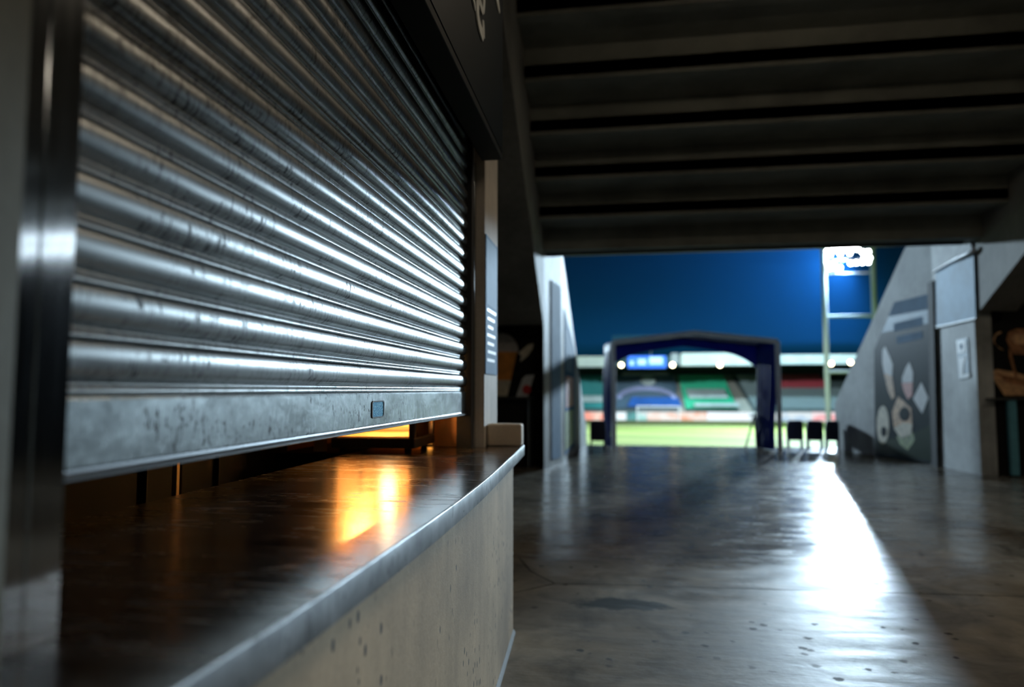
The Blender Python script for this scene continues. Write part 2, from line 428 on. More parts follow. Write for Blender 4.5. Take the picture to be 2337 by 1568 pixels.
# bottom rail with its T-shaped foot
bp = [(SX - .022, 1.226), (SX - .001, 1.226), (SX + .002, 1.229), (SX + .002, 1.334), (SX - .001, 1.339), (SX - .008, 1.342), (SX - .022, 1.342)]
br = MB().loft([[Vector((x, SY0, z)) for x, z in bp], [Vector((x, SY1, z)) for x, z in bp]]).build('bottom_rail', M['rail_bar'], sh, smooth=30)
fp = [(SX - .034, 1.210), (SX + .012, 1.210), (SX + .0145, 1.212), (SX + .0145, 1.2145), (SX + .012, 1.2165), (SX + .003, 1.2215), (SX + .001, 1.2265), (SX - .034, 1.2265)]
MB().loft([[Vector((x, SY0, z)) for x, z in fp], [Vector((x, SY1 + .03, z)) for x, z in fp]]).build('foot_flange', M['foot'], br, smooth=30)
# lock plate on the rail
yc, zc = 2.332, 1.282
def rrect(y0, y1, z0, z1, r, n=5):
    out = []
    for (cy, cz, a0) in ((y1 - r, z1 - r, 0), (y0 + r, z1 - r, 90), (y0 + r, z0 + r, 180), (y1 - r, z0 + r, 270)):
        for k in range(n + 1):
            a = R(a0 + 90 * k / n); out.append((cy + r * math.cos(a), cz + r * math.sin(a)))
    return out
fr_o = rrect(yc - .064, yc + .064, zc - .030, zc + .030, .012); fr_i = rrect(yc - .056, yc + .056, zc - .026, zc + .026, .009)
mm = MB(); n = len(fr_o); a = [Vector((SX + .0015, y, z)) for y, z in fr_o]; b = [Vector((SX + .005, y, z)) for y, z in fr_o]; c = [Vector((SX + .005, y, z)) for y, z in fr_i]; d = [Vector((SX + .002, y, z)) for y, z in fr_i]
mm.loft([a, b, c, d], caps=False)
lp = mm.build('lock_frame', M['seal'], br, smooth=30); lp['label'] = 'black rim of the small lock plate'
mpl, nt, bb = mat('mottled blue lock plate')
L(nt, ramp(nt, noise(nt, coords(nt, (60, 60, 60)), 3.0, 5, .7), [(.38, (.01, .10, .24)), (.5, (.06, .40, .68)), (.62, (.42, .74, .84))]), bb.inputs['Base Color']); bb.inputs['Roughness'].default_value = .7; bb.inputs['Specular IOR Level'].default_value = .1
mm = MB().loft([[Vector((SX + .001, y, z)) for y, z in fr_i], [Vector((SX + .0032, y, z)) for y, z in fr_i]])
o = mm.build('lock_plate', mpl, br); o['label'] = 'small mottled blue lock plate'
# guide rails (upright channels) at both ends
def guide(y0, y1, xo, z0, z1, name='guide_rail'):
    mm = MB()
    mm.box(xo - .05, xo, y0, y0 + .004, z0, z1) if False else None
    w = y1 - y0
    prof = [(xo - .13, y0), (xo, y0), (xo, y0 + w * .36), (xo - .004, y0 + w * .375), (xo - .004, y0 + w * .40), (xo, y0 + w * .415), (xo, y1 - .002), (xo - .002, y1), (xo - .045, y1), (xo - .045, y1 - .006), (xo - .008, y1 - .006), (xo - .13, y0 + .006)]
    prof = [(xo - .13, y0), (xo - .001, y0), (xo, y0 + .001), (xo, y0 + w * .35), (xo - .003, y0 + w * .365), (xo - .003, y0 + w * .39), (xo, y0 + w * .405), (xo, y1 - .002), (xo - .002, y1), (xo - .05, y1), (xo - .05, y1 - .004), (xo - .13, y1 - .004)]
    mm.loft([[Vector((x, y, z0)) for x, y in prof], [Vector((x, y, z1)) for x, y in prof]])
    return mm.build(name, M['steel_guide'], sh, smooth=30)
g1 = guide(.739, .834, -.735, 1.021, 2.695); g1['label'] = 'broad brushed steel guide rail at the near end'
# far guide, narrow, with black brush gap
mm = MB(); mm.box(-.88, -.795, 3.868, 3.913, 1.021, 2.69)
g2 = mm.build('guide_rail', M['steel_guide'], sh, bevel=.004); g2['label'] = 'narrow steel guide rail at the far end'
box(-.885, -.800, 3.806, 3.868, 1.021, 2.9).build('brush_seal', M['seal'], sh)
box(-1.02, -.86, SY0 - .05, SY1 + .02, 2.70, 3.0).build('drum_box', M['black_wall'], sh)

# sign box over the shutter
sg = thing('fascia_sign', 'long dark navy sign box with white script lettering above the roller shutter', 'sign', (-.69, 2.2, 2.70))
box(-.755, -.634, .30, 3.875, 2.70, 4.2).build('sign_box', M['black'], sg, bevel=.004)
fc = box(-.634, -.630, .31, 3.868, 2.74, 4.19).build('sign_face', M['sign_blue'], sg)
def stroke(pix, r):
    P = [onx(-.627, *q) for q in pix]
    # smooth the hand-drawn line
    out = []
    for i in range(len(P) - 1):
        p0, p1, p2, p3 = P[max(i - 1, 0)], P[i], P[i + 1], P[min(i + 2, len(P) - 1)]
        for t in (0, .2, .4, .6, .8):
            out.append(.5 * ((2 * p1) + (-p0 + p2) * t + (2 * p0 - 5 * p1 + 4 * p2 - p3) * t * t + (-p0 + 3 * p1 - 3 * p2 + p3) * t ** 3))
    out.append(P[-1])
    mm = MB(); n = len(out)
    rings = []
    for i, p in enumerate(out):
        d = (out[min(i + 1, n - 1)] - out[max(i - 1, 0)]).normalized(); w = Vector((1, 0, 0)).cross(d).normalized()
        rr = 1.4 * (r[0] + (r[1] - r[0]) * i / (n - 1))
        e = 1.0 if 0 < i < n - 1 else .55
        rings.append([p + w * rr * e, p - w * rr * e, p - w * rr * e + Vector((.006, 0, 0)), p + w * rr * e + Vector((.006, 0, 0))])
    return mm.loft(rings)
for pix, r in (([(1066, -60), (1074, -25), (1080, 5), (1083, 24)], (.020, .006)),
               ([(1094, -60), (1090, -20), (1088, 25), (1091, 50), (1096, 70), (1101, 84)], (.022, .02)),
               ([(1101.3, 84), (1101.4, 62), (1100.8, 46)], (.024, .008)),
               ([(1091, -5), (1096, 14), (1100.6, 29)], (.020, .012)),
               ([(1101, 28), (1103, 0), (1103, -50)], (.014, .018)),
               ([(1126, -60), (1131, -20), (1135, 8), (1138.5, 30)], (.05, .006))):
    stroke(pix, r).build('lettering', M['white_paint'], sg)

# ================================================================== COUNTER
edge = [(-.505, -.35), (-.494, .2), (-.481, .73), (-.470, .95), (-.463, 1.25), (-.458, 1.65), (-.458, 2.0), (-.465, 2.40), (-.478, 2.80), (-.493, 3.15), (-.511, 3.60), (-.529, 4.0), (-.534, 4.10)]
def smooth_line(P, k=5):
    P = [Vector((a, b, 0)) for a, b in P]; out = []
    for i in range(len(P) - 1):
        p0, p1, p2, p3 = P[max(i - 1, 0)], P[i], P[i + 1], P[min(i + 2, len(P) - 1)]
        for j in range(k):
            t = j / k
            out.append(.5 * ((2 * p1) + (-p0 + p2) * t + (2 * p0 - 5 * p1 + 4 * p2 - p3) * t * t + (-p0 + 3 * p1 - 3 * p2 + p3) * t ** 3))
    out.append(P[-1]); return out
E_ = smooth_line(edge)
CT = 1.02
wt = thing('serving_counter_top', 'long curved brushed steel counter top under the half closed shutter, lit orange', 'counter top', (-.9, 2.0, CT - .062))
# top sheet + back; lip as its own sheet with a rolled edge
m = MB()
rings = []
for p in E_:
    bx = -.722 if p.y < .742 else (-1.36 if p.y < 3.9 else -.74)
    rings.append([Vector((bx, p.y, CT)), Vector((p.x - .006, p.y, CT)), Vector((p.x - .006, p.y, CT - .03)), Vector((bx, p.y, CT - .03))])
m.loft(rings)
m.build('top_sheet', M['worktop'], wt, smooth=30)
m = MB(); rings = []
for p in E_:
    x = p.x
    rings.append([Vector((x + a, p.y, CT + b)) for a, b in ((-.0062, .0002), (-.0016, 0), (-.0005, -.0008), (0, -.0022), (0, -.060), (-.002, -.062), (-.03, -.062), (-.03, -.056), (-.0062, -.056))])
m.loft(rings).build('front_lip', M['lip'], wt, smooth=50)
# supporting concrete wall
m = MB(); rings = []
for p in E_:
    if p.y > 3.93: continue
    rings.append([Vector((p.x - .045, p.y, 0)), Vector((p.x - .045, p.y, CT - .0625)), Vector((p.x - .22, p.y, CT - .0625)), Vector((p.x - .22, p.y, 0))])
m.loft(rings); struct(m, 'wall_counter', M['counter_concrete'], smooth=40)
m = MB(); rings = []
for p in E_:
    if p.y > 3.93: continue
    rings.append([Vector((p.x - .0445, p.y, 0.0)), Vector((p.x - .030, p.y, 0.0)), Vector((p.x - .038, p.y, .014)), Vector((p.x - .0445, p.y, .018))])
m.loft(rings); struct(m, 'baseboard_counter', concrete('grey mortar fillet', (.16, .17, .17)), smooth=40)
# concrete upstand at the far end of the counter
o = tag(box(-.742, -.537, 3.985, 4.095, CT + .0005, 1.150).build('concrete_upstand', concrete('buff concrete', (.60, .50, .38), streak=False), bevel=.012), 'buff concrete upstand block at the far end of the steel counter', 'concrete block')

# notice on the far column
nb = thing('wall_poster', 'narrow blue notice with pale writing on the concrete column beyond the shutter', 'poster', (-.742, 4.10, 1.44))
box(-.7445, -.738, 3.925, 4.32, 1.445, 2.275).build('poster_sheet', M['poster_blue'], nb)
box(-.738, -.7372, 3.945, 4.30, 1.86, 2.255).build('pale_field', M['poster_pale'], nb)['label'] = 'pale upper field of the notice'
for k in range(7):
    z = 1.82 - k * .05
    box(-.738, -.7372, 3.97 + (k % 3) * .01, 4.27 - (k * 37 % 5) * .025, z, z + .018).build('text_line', M['print_white'], nb)

# ================================================================== KIOSK INTERIOR
# back counter under the cabinet
o = tag(box(-1.78, -1.365, 3.42, 4.18, 0, 1.016).build('back_counter', M['black'], bevel=.004), 'dark back counter unit inside the kiosk under the glowing warmer', 'cabinet')
o = tag(box(-1.36, -1.056, 4.002, 4.19, 0, 1.016).build('end_counter', M['black'], bevel=.004), 'dark end counter unit inside the kiosk behind the steel top', 'cabinet')
HC = thing('heated_display_cabinet', 'glowing orange heated display cabinet on the counter under the shutter', 'food warmer', (-1.245, 3.68, 1.02))
x0, x1, y0, y1, z0, z1 = -1.49, -1.03, 3.47, 3.88, 1.021, 1.66
box(x0, x1, y0, y1, z0 + .022, z0 + .075).build('base', M['cabinet'], HC, bevel=.006)
for fx in (x0 + .05, x1 - .05):
    for fy in (y0 + .05, y1 - .05):
        MB().lathe([(.016, 0), (.02, .004), (.018, .022)], (fx, fy, z0 - .001), n=14).build('foot', M['seal'], HC, smooth=40)
box(x0, x1, y0, y1, z1 - .07, z1).build('top', M['cabinet'], HC, bevel=.006)
for px_, py_ in ((x0, y0), (x1 - .032, y0), (x0, y1 - .032), (x1 - .032, y1 - .032)):
    box(px_, px_ + .032, py_, py_ + .032, z0 + .075, z1 - .07).build('corner_post', M['cabinet'], HC, bevel=.004)
box(x0 + .033, x1 - .033, y1 - .02, y1 - .012, z0 + .075, z1 - .07).build('back_panel', M['liner'], HC)
box(x0 + .03, x1 - .03, y0 + .02, y1 - .03, z0 + .075, z0 + .083).build('tray', M['liner'], HC)
box(x0 + .04, x1 - .04, y0 + .035, y1 - .04, z0 + .112, z0 + .118).build('wire_shelf', M['glass'], HC)
box(x0 + .033, x1 - .033, y0 + .008, y0 + .012, z0 + .075, z1 - .07).build('front_glass', M['glass'], HC)
box(x1 - .012, x1 - .008, y0 + .033, y1 - .033, z0 + .075, z1 - .07).build('side_glass', M['glass'], HC)
box(x0 + .008, x0 + .016, y0 + .033, y1 - .033, z0 + .075, z1 - .07).build('side_panel', M['liner'], HC)
lm = MB().lathe([(.012, .24), (.022, .20), (.045, .13), (.042, .09), (.024, .075)], (-1.225, y0 + .16, z0 + .14), n=20).build('heat_lamp', M['bulb'], HC, smooth=60)
MB().tube([(-1.225, y0 + .16, z0 + .375), (-1.225, y0 + .16, z1 - .07)], .02).build('lamp_holder', M['cabinet'], HC, smooth=60)
for xx in (-1.40, -1.12):
    MB().tube([(xx, y0 + .05, z1 - .085), (xx, y1 - .05, z1 - .085)], .011).build('strip_lamp', M['strip_light'], HC, smooth=60)
MB().tube([(x1 - .055, y1 - .05, z0 + .12), (x1 - .055, y1 - .05, z1 - .10)], .009).build('strip_lamp', M['strip_light'], HC, smooth=60)  # added upright strip, lights the end wall through the side glass
# upright post left of the warmer, brown board right of it
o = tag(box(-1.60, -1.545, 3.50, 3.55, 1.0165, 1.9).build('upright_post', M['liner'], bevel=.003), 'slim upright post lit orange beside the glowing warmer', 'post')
xa_, xb_ = ony(3.90, 991, 1000).x, ony(3.90, 1046, 1000).x
bx = thing('brown_carton', 'brown board box behind the counter at the far end of the open gap', 'box', ((xa_ + xb_) / 2, 3.95, 1.021))
box(xa_, xb_, 3.90, 3.995, 1.021, 1.45).build('carton_body', M['wood_brown'], bx, bevel=.004)
box(xa_ - .001, xb_ + .001, 3.899, 3.996, 1.40, 1.408).build('carton_lid_seam', M['cabinet'], bx)
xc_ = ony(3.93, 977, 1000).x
ol = thing('glow_column', 'narrow glowing column added for the orange lit strip between the glowing warmer and the brown box', 'lamp', (xc_, 3.95, 1.021))  # glowing column added in place of the orange lit strip beside the warmer
MB().lathe([(.030, 0), (.030, .012), (.020, .018)], (xc_, 3.95, 1.0165), n=18).build('column_base', M['cabinet'], ol, smooth=50)
MB().lathe([(.012, .02), (.024, .03), (.022, .055), (.029, .075), (.029, .42), (.012, .43)], (xc_, 3.95, 1.0165), n=18).build('glow_tube', emissive('orange column glow', (1.0, .40, .06), 3.2), ol, smooth=50)
YT = onx(-1.748, 405, 1090).y
# tall black fridges on the back wall with a bright edge trim
for k, (ya, yb, lab) in enumerate(((YT + .02, 3.38, 'tall black fridge in the dark kiosk, nearer the glowing warmer'), (.75, YT - .02, 'tall black fridge row in the dark kiosk at the near end'))):
    fr = thing('drinks_fridge', lab, 'fridge', (-1.93, (ya + yb) / 2, 0))
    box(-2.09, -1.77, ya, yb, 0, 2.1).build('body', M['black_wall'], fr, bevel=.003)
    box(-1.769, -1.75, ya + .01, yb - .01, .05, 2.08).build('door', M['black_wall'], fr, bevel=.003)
    box(-1.749, -1.735, ya + .25 if k == 0 else yb - .185, (ya + .262) if k == 0 else (yb - .175), .4, 1.9).build('handle', M['black'], fr, bevel=.003)
o = tag(box(-1.80, -1.745, YT - .010, YT + .010, 0, 2.1).build('edge_trim', M['liner'], bevel=.002), 'thin strip coloured orange for the reflected glow between the two black fridges', 'trim strip')  # orange light reflected by the strip is put into its colour

# ================================================================== LEFT KIOSK BEYOND
def print_shape(pix, y, name, m, parent, t=.004, fn=None):
    P = [(fn or ony)(y, *q) if fn is None else fn(*q) for q in pix]
    d = Vector((0, -t, 0)) if fn is None else PUSH * t
    return MB().prism(P, d).build(name, m, parent)
kl = thing('drinks_mural', 'black kiosk panel printed with a beer cup behind the concrete column', 'mural', (-2.2, 12.2, 1.2))
box(-3.9, -1.275, 12.19, 12.249, 1.24, 2.75).build('panel', M['black_wall'], kl)
Yk = 12.188
def arc(cx, cy, rx, ry, a0, a1, n): return [(cx + rx * math.cos(R(a0 + (a1 - a0) * k / n)), cy - ry * math.sin(R(a0 + (a1 - a0) * k / n))) for k in range(n + 1)]
print_shape([(1100, 803)] + [(1183, 803)] + arc(1143, 800, 40, 40, 5, 175, 12), Yk, 'cup_foam', M['foam'], kl)
print_shape([(1102, 803), (1180, 803), (1166, 868), (1116, 868)], Yk, 'cup_beer', M['amber'], kl)
print_shape([(1116, 868), (1166, 868), (1158, 904), (1120, 904)], Yk, 'cup_bottom', M['cream'], kl)
print_shape([(1183, 806), (1205, 787), (1218, 783), (1216, 796), (1203, 814), (1187, 826), (1190, 812)], Yk, 'lime_slice', M['cream'], kl)
print_shape([(1178, 905), (1192, 865), (1200, 857), (1220, 855), (1212, 880), (1205, 905)], Yk, 'card_print', M['print_white'], kl)
print_shape(arc(1202, 889, 10, 11, 0, 350, 14), Yk - .004, 'red_print', M['print_red'], kl, t=.003)
ks = thing('kiosk_counter', 'black kiosk counter with a thin metal shelf below the beer cup mural', 'counter', (-2.4, 11.95, 0))
box(-3.9, -1.42, 11.95, 12.245, 0, 1.17).build('body', M['black'], ks)
box(-3.95, -1.385, 11.80, 12.188, 1.195, 1.222).build('shelf', M['dark_steel'], ks, bevel=.004)
MB().tube([(-1.47, 11.84, 0), (-1.47, 11.84, 1.194)], .02).build('leg', M['steel_guide'], ks, smooth=60)
box(-3.9, -1.42, 11.95, 12.24, 1.1705, 1.1945).build('top_rail', M['black'], ks)

# ================================================================== RIGHT KIOSK
kr = thing('snack_mural', 'black kiosk panel printed with brown baked snacks at the far right', 'mural', (6.9, 12.1, 1.2))
box(6.0, 10.8, 12.09, 12.149, 1.24, 2.75).build('panel', M['black_wall'], kr)
Yk = 12.088
print_shape([(2260, 848), (2275, 843), (2310, 848), (2345, 858), (2400, 856), (2440, 846), (2425, 880), (2400, 903), (2292, 903), (2272, 872)], Yk, 'tray_print', M['print_tan'], kr)
print_shape([(2272, 852), (2300, 858), (2345, 868), (2420, 858), (2400, 874), (2345, 882), (2300, 874)], Yk - .004, 'tray_hollow', M['print_brown'], kr, t=.003)
print_shape([(2296, 775), (2302, 757), (2320, 750), (2400, 752), (2408, 800), (2390, 812), (2312, 808)], Yk, 'basket_top', M['print_brown'], kr)
print_shape([(2306, 772), (2316, 762), (2390, 764), (2394, 784), (2320, 786)], Yk - .004, 'basket_fill', M['print_tan'], kr, t=.003)
for pts_ in ([(2302, 790), (2308, 806), (2322, 860), (2316, 862), (2303, 815)],):
    print_shape(pts_, Yk - .002, 'basket_edge', M['print_brown'], kr, t=.003)
ax = [(2283, 756), (2271, 762), (2266, 775), (2270, 785), (2278, 793), (2288, 797)]
print_shape(ax + [(x + 3, y + 3) for x, y in ax[::-1]], Yk, 'steam_swirl', M['print_tan'], kr)
kc = thing('kiosk_counter', 'black kiosk counter with steel leg below the baked snack mural at far right', 'counter', (6.6, 11.85, 0))
box(6.02, 10.6, 11.86, 12.145, 0, 1.17).build('body', M['black'], kc)
box(5.86, 10.6, 11.72, 12.088, 1.195, 1.222).build('shelf', M['dark_steel'], kc, bevel=.004)
box(5.86, 6.13, 11.712, 11.722, 1.192, 1.226).build('shelf_nosing', M['steel_guide'], kc)
box(6.13, 6.25, 11.76, 11.84, .02, 1.194).build('leg', plain('teal painted leg', (.10, .30, .38), .4), kc, bevel=.01)
box(6.02, 10.6, 11.86, 12.145, 1.1705, 1.1945).build('top_rail', M['black'], kc)

# ================================================================== TUNNEL FITTINGS
# right wall: glazed panel, pictogram plate, food poster, black strip for the shaded gap, pale pipe
nR = Vector((R2.y - R1.y, -(R2.x - R1.x), 0)).normalized(); nR = -nR if nR.x > 0 else nR
PUSH = nR
f1 = lambda x, y: onseg(R1 + nR * .004, R2 + nR * .004, x, y)
gp = thing('glazed_panel', 'pale blue reflective panel on the upper half of the right tunnel pilaster', 'wall panel', (5.72, 12.4, 2.5))
MB().prism([f1(2141, 744), f1(2231, 724), f1(2226, 572), f1(2139, 620)], nR * .03).build('panel_sheet', M['panel_blue'], gp)
MB().prism([f1(2141, 748), f1(2232, 728), f1(2232, 724.5), f1(2141, 744.5)], nR * .04).build('bottom_trim', M['dark_steel'], gp)
pg = thing('pictogram_sign', 'small white and blue pictogram plate on the concrete pilaster', 'sign', (5.73, 12.2, 1.9))
f2 = lambda x, y: onseg(R1 + nR * .012, R2 + nR * .012, x, y); f3 = lambda x, y: onseg(R1 + nR * .018, R2 + nR * .018, x, y)
MB().prism([f1(2183, 776), f1(2209, 771), f1(2214, 862), f1(2189, 867)], nR * .008).build('plate', plain('navy plate', (.02, .09, .15), .4), pg)
MB().prism([f2(2184, 779), f2(2203, 775), f2(2205, 803), f2(2186, 807)], nR * .006).build('pictogram', M['print_white'], pg)
MB().prism([f2(2188, 818), f2(2204, 815), f2(2200, 832), f2(2198, 855), f2(2213, 852), f2(2213, 861), f2(2190, 866)], nR * .006).build('pictogram', M['print_white'], pg)
MB().prism([f3(2191, 786), f3(2196, 785), f3(2197, 796), f3(2192, 797)], nR * .003).build('pictogram_mark', M['poster_blue'], pg)
nP = Vector((R3.y - R2.y, -(R3.x - R2.x), 0)).normalized(); nP = -nP if nP.x > 0 else nP
g = lambda d: (lambda x, y: onseg(R2 + nP * d, R3 + nP * d, x, y))
fp_ = thing('food_poster', 'tall dark poster printed with ice creams and snacks on the right tunnel wall', 'poster', (5.5, 14.1, .05))
ga, gb, gc, gd = g(.004), g(.024), g(.028), g(.032)
MB().prism([ga(1999, 1040), ga(2126, 1058), ga(2119, 671), ga(2041, 690), ga(1997, 800)], nP * .02).build('poster_sheet', M['poster_dark'], fp_)
MB().prism([gb(2028, 722), gb(2119, 705), gb(2119, 671), gb(2041, 690)], nP * .003).build('pale_sheen', M['poster_pale'], fp_)  # pale band paints the floodlight's reflection on the poster top
MB().prism([gb(2012, 760), gb(2121, 738), gb(2119, 706), gb(2028, 723)], nP * .002).build('blue_sheen', M['poster_sheen'], fp_)  # flat blue paints the lower part of that gloss reflection
MB().prism([gb(2004, 1035), gb(2125, 1052), gb(2124, 970), gb(2060, 1000), gb(2004, 1000)], nP * .002).build('green_field', M['poster_green'], fp_)
for q in ([(2040, 738), (2106, 722), (2107, 742), (2040, 757)], [(2046, 768), (2105, 756), (2106, 772), (2047, 785)]):
    MB().prism([gb(*p) for p in q], nP * .003).build('text_line', M['poster_pale'], fp_)
def pr(pix, name, m, f=gb, t=.003): MB().prism([f(*q) for q in pix], nP * t).build(name, m, fp_)
pr([(2014, 800), (2020, 790), (2030, 812), (2038, 832), (2036, 858), (2018, 852), (2014, 830)], 'cone_top', M['print_white'])
pr([(2018, 852), (2036, 858), (2042, 905), (2036, 912), (2026, 890)], 'cone_wafer', M['print_tan'])
pr([(2059, 862), (2068, 838), (2076, 826), (2084, 850), (2083, 872), (2060, 876)], 'cup_top', M['print_white'])
pr([(2058, 874), (2083, 872), (2082, 902), (2072, 912), (2064, 895)], 'cup_base', M['print_pink'])
pr([(2084, 910), (2103, 872), (2119, 908), (2105, 944), (2096, 930)], 'napkin', M['print_white'])
pr(arc(2015, 970, 14, 44, 0, 345, 16), 'flatbread', M['cream'])
pr(arc(2017, 985, 6, 12, 0, 345, 10), 'flatbread_filling', M['poster_dark'], gc)
pr([(2036, 940), (2050, 905), (2062, 915), (2080, 932), (2082, 968), (2060, 992), (2040, 975)], 'wrap', M['print_tan'])
pr(arc(2064, 945, 12, 16, 0, 345, 12), 'wrap_filling', M['poster_dark'], gc)
pr([(2040, 978), (2062, 965), (2083, 968), (2080, 992), (2056, 1000)], 'bread_edge', M['cream'], gc)
pr([(2046, 996), (2084, 985), (2088, 1005), (2072, 1028), (2054, 1014)], 'salad', M['print_green'])
o = tag(MB().prism([onseg(R1, R2, 2131, 1062), onseg(R1, R2, 2146, 1065), onseg(R1, R2, 2135, 640), onseg(R1, R2, 2123, 646)], nR * .05).build('gap_strip', M['black']), 'black strip standing in for the dark gap between the food poster and the concrete pilaster', 'upright')  # black strip stands in for the shadowed gap beside the pilaster
pp = thing('bent_pipe', 'pale bent pipe along the top of the right tunnel pilaster', 'pipe', (5.7, 12.4, 3.4))
Pp = [onseg(R1 + nR * .06, R2 + nR * .06, *q) for q in ((2128, 622), (2145, 612), (2165, 600), (2190, 588), (2212, 578), (2221, 572), (2224, 566))]
MB().tube(Pp, [.012, .016, .02, .035, .042, .04, .03], 12).build('pipe_run', plain('pale pipe', (.66, .70, .76), .3), pp, smooth=60)
MB().tube([Pp[1], Pp[1] - nR * .06], .012).build('bracket', M['dark_steel'], pp, smooth=60)
MB().tube([Pp[4], Pp[4] - nR * .06], .012).build('bracket', M['dark_steel'], pp, smooth=60)
# slim rail outside the right parapet
hr = thing('parapet_rail', 'dark sloping rail just outside the right parapet', 'rail', (5.0, 16.0, 1.1))
A, C = R3t + Vector((0, 0, .22)), R4t + Vector((0, 0, .22)); B = A.lerp(C, .5)
A, B, C = [p + Vector((.16, .06, 0)) for p in (A, B, C)]
MB().tube([A, B, C], .022).build('rail_bar', M['dark_steel'], hr, smooth=60)
for p, d in ((A, .3), (B, .3), (C, .3)): MB().tube([p, p - Vector((0, 0, d))], .016).build('rail_post', M['dark_steel'], hr, smooth=60)

# left wall posters
nL = Vector((L2.y - L1.y, -(L2.x - L1.x), 0)).normalized(); nL = nL if nL.x > 0 else -nL
nQ = Vector((L3.y - L2.y, -(L3.x - L2.x), 0)).normalized(); nQ = nQ if nQ.x > 0 else -nQ
h1 = lambda x, y: onseg(L1 + nL * .004, L2 + nL * .004, x, y); h2 = lambda d: (lambda x, y: onseg(L2 + nQ * d, L3 + nQ * d, x, y))
o = tag(MB().prism([h1(1258, 1050), h1(1279, 1044), h1(1279, 655), h1(1257, 640)], nL * .012).build('pale_wall_poster', M['poster_pale']), 'tall pale blue poster on the splayed left corner of the tunnel', 'poster')
lb = thing('bright_wall_poster', 'tall multicoloured poster further along the left tunnel wall', 'poster', (-.88, 14, .1))
ha, hb = h2(.004), h2(.016)
MB().prism([ha(1288, 1040), ha(1311, 1018), ha(1311, 800), ha(1287, 705)], nQ * .012).build('poster_sheet', M['poster_blue'], lb)
MB().prism([hb(1290, 1030), hb(1308, 1012), hb(1308, 935), hb(1290, 940)], nQ * .003).build('green_print', M['print_green'], lb)
MB().prism([hb(1292, 930), hb(1308, 926), hb(1308, 862), hb(1292, 858)], nQ * .003).build('pink_print', M['print_pink'], lb)
MB().prism([hb(1291, 845), hb(1306, 850), hb(1306, 790), hb(1290, 750)], nQ * .003).build('pale_print', M['poster_pale'], lb)

# ================================================================== TENT
TY, TD = 15.9, 1.10
sft = Vector((-math.tan(YAW) * TD, TD, 0))
tl, tr_ = ony(TY, 1399, 781), ony(TY, 1774, 779); ap = ony(TY, 1586, 760)
zl, zr = tl.z, tr_.z; XL, XR, XA = tl.x, tr_.x, ap.x
tn = thing('tunnel_tent', 'navy fabric tunnel tent with a pale gabled frame at the pitch end', 'tent', ((XL + XR) / 2, TY + .5, 0))
def bar(P, r, name, m, parent=tn):
    return MB().tube(P, r, 8).build(name, m, parent, smooth=50)
for d in (Vector((0, 0, 0)), sft):
    r = .058
    bar([Vector((XL, TY, 0)) + d, Vector((XL, TY, zl)) + d], r, 'post', M['tent_metal'])
    bar([Vector((XR, TY, 0)) + d, Vector((XR, TY, zr)) + d], r, 'post', M['tent_metal'])
    bar([Vector((XL, TY, zl)) + d, Vector((XA, TY, ap.z)) + d, Vector((XR, TY, zr)) + d], r, 'rafter', M['tent_metal'])
e = Vector((0, 0, .03))
def sheet(grid, name, t=.006):
    mm = MB(); nr, nc = len(grid), len(grid[0]); mm.add([p for r_ in grid for p in r_], [(i * nc + j, i * nc + j + 1, (i + 1) * nc + j + 1, (i + 1) * nc + j) for i in range(nr - 1) for j in range(nc - 1)])
    o = mm.build(name, M['navy_fabric'], tn, smooth=70); s = o.modifiers.new('thickness', 'SOLIDIFY'); s.thickness = t; return o
def roofpt(u, v):
    a = Vector((XL, TY, zl)).lerp(Vector((XA, TY, ap.z)), u * 2) if u < .5 else Vector((XA, TY, ap.z)).lerp(Vector((XR, TY, zr)), u * 2 - 1)
    return a + sft * v + Vector((0, .03 if v < .01 else 0, .028 - .05 * math.sin(math.pi * v) * (1 - abs(u - .5))))
sheet([[roofpt(i / 16, j / 8) for i in range(17)] for j in range(9)], 'roof_sheet')
# valance of the rear opening, arched lower edge
rows = []
for j in range(5):
    row = []
    for i in range(33):
        u = i / 32; top = roofpt(u, 1.0) + Vector((0, -.045, -.03))
        c = abs(2 * u - 1)
        dz = .24 + .34 * c ** 6 + .10 * c ** 2
        row.append(top - Vector((0, .02 * math.sin(u * 40) * j / 4, dz * j / 4)))
    rows.append(row)
sheet(rows, 'valance')
# curtains: right one bunched, left one bellied outward
def curtain(x_, amp, folds, inward, belly, z1):
    rows = []
    for j in range(13):
        w = j / 12; row = []
        for i in range(41):
            u = i / 40
            p = Vector((x_, TY + .05, 0)) + Vector((sft.x, TD - .1, 0)) * u
            p.x += amp * math.sin(u * folds + 1.3 * math.sin(w * 5)) * (.35 + .65 * w) + inward * math.sin(math.pi * u) ** .5 * (.4 + .6 * w)
            p.x += belly * math.sin(math.pi * w) * math.sin(math.pi * u)
            p.z = z1 * (1 - w) + .02
            row.append(p)
        rows.append(row)
    return rows
sheet(curtain(XR - .06, .055, 34, -.12, 0, zr - .02), 'curtain')
sheet(curtain(XL - .045, .025, 20, -.02, -.10, zl - .02), 'curtain')
# steps' handrail seen through the tent
hd = thing('step_handrail', 'thin dark handrail at the steps seen inside the tent', 'handrail', (3.2, 16.7, 0))
a, b, c, d = ony(16.6, 1701, 1020), ony(16.6, 1722, 945), ony(16.6, 1727, 1000), ony(16.6, 1706, 978)
a.z = 0.0; c.z = 0.0
MB().tube([a, a.lerp(b, .5), b], .022).build('rail_post', M['dark_steel'], hd, smooth=60)
MB().tube([b, c], .022).build('rail_post', M['dark_steel'], hd, smooth=60)
MB().tube([b, b + Vector((-.05, .38, -.05))], .022).build('rail_bar', M['dark_steel'], hd, smooth=60)

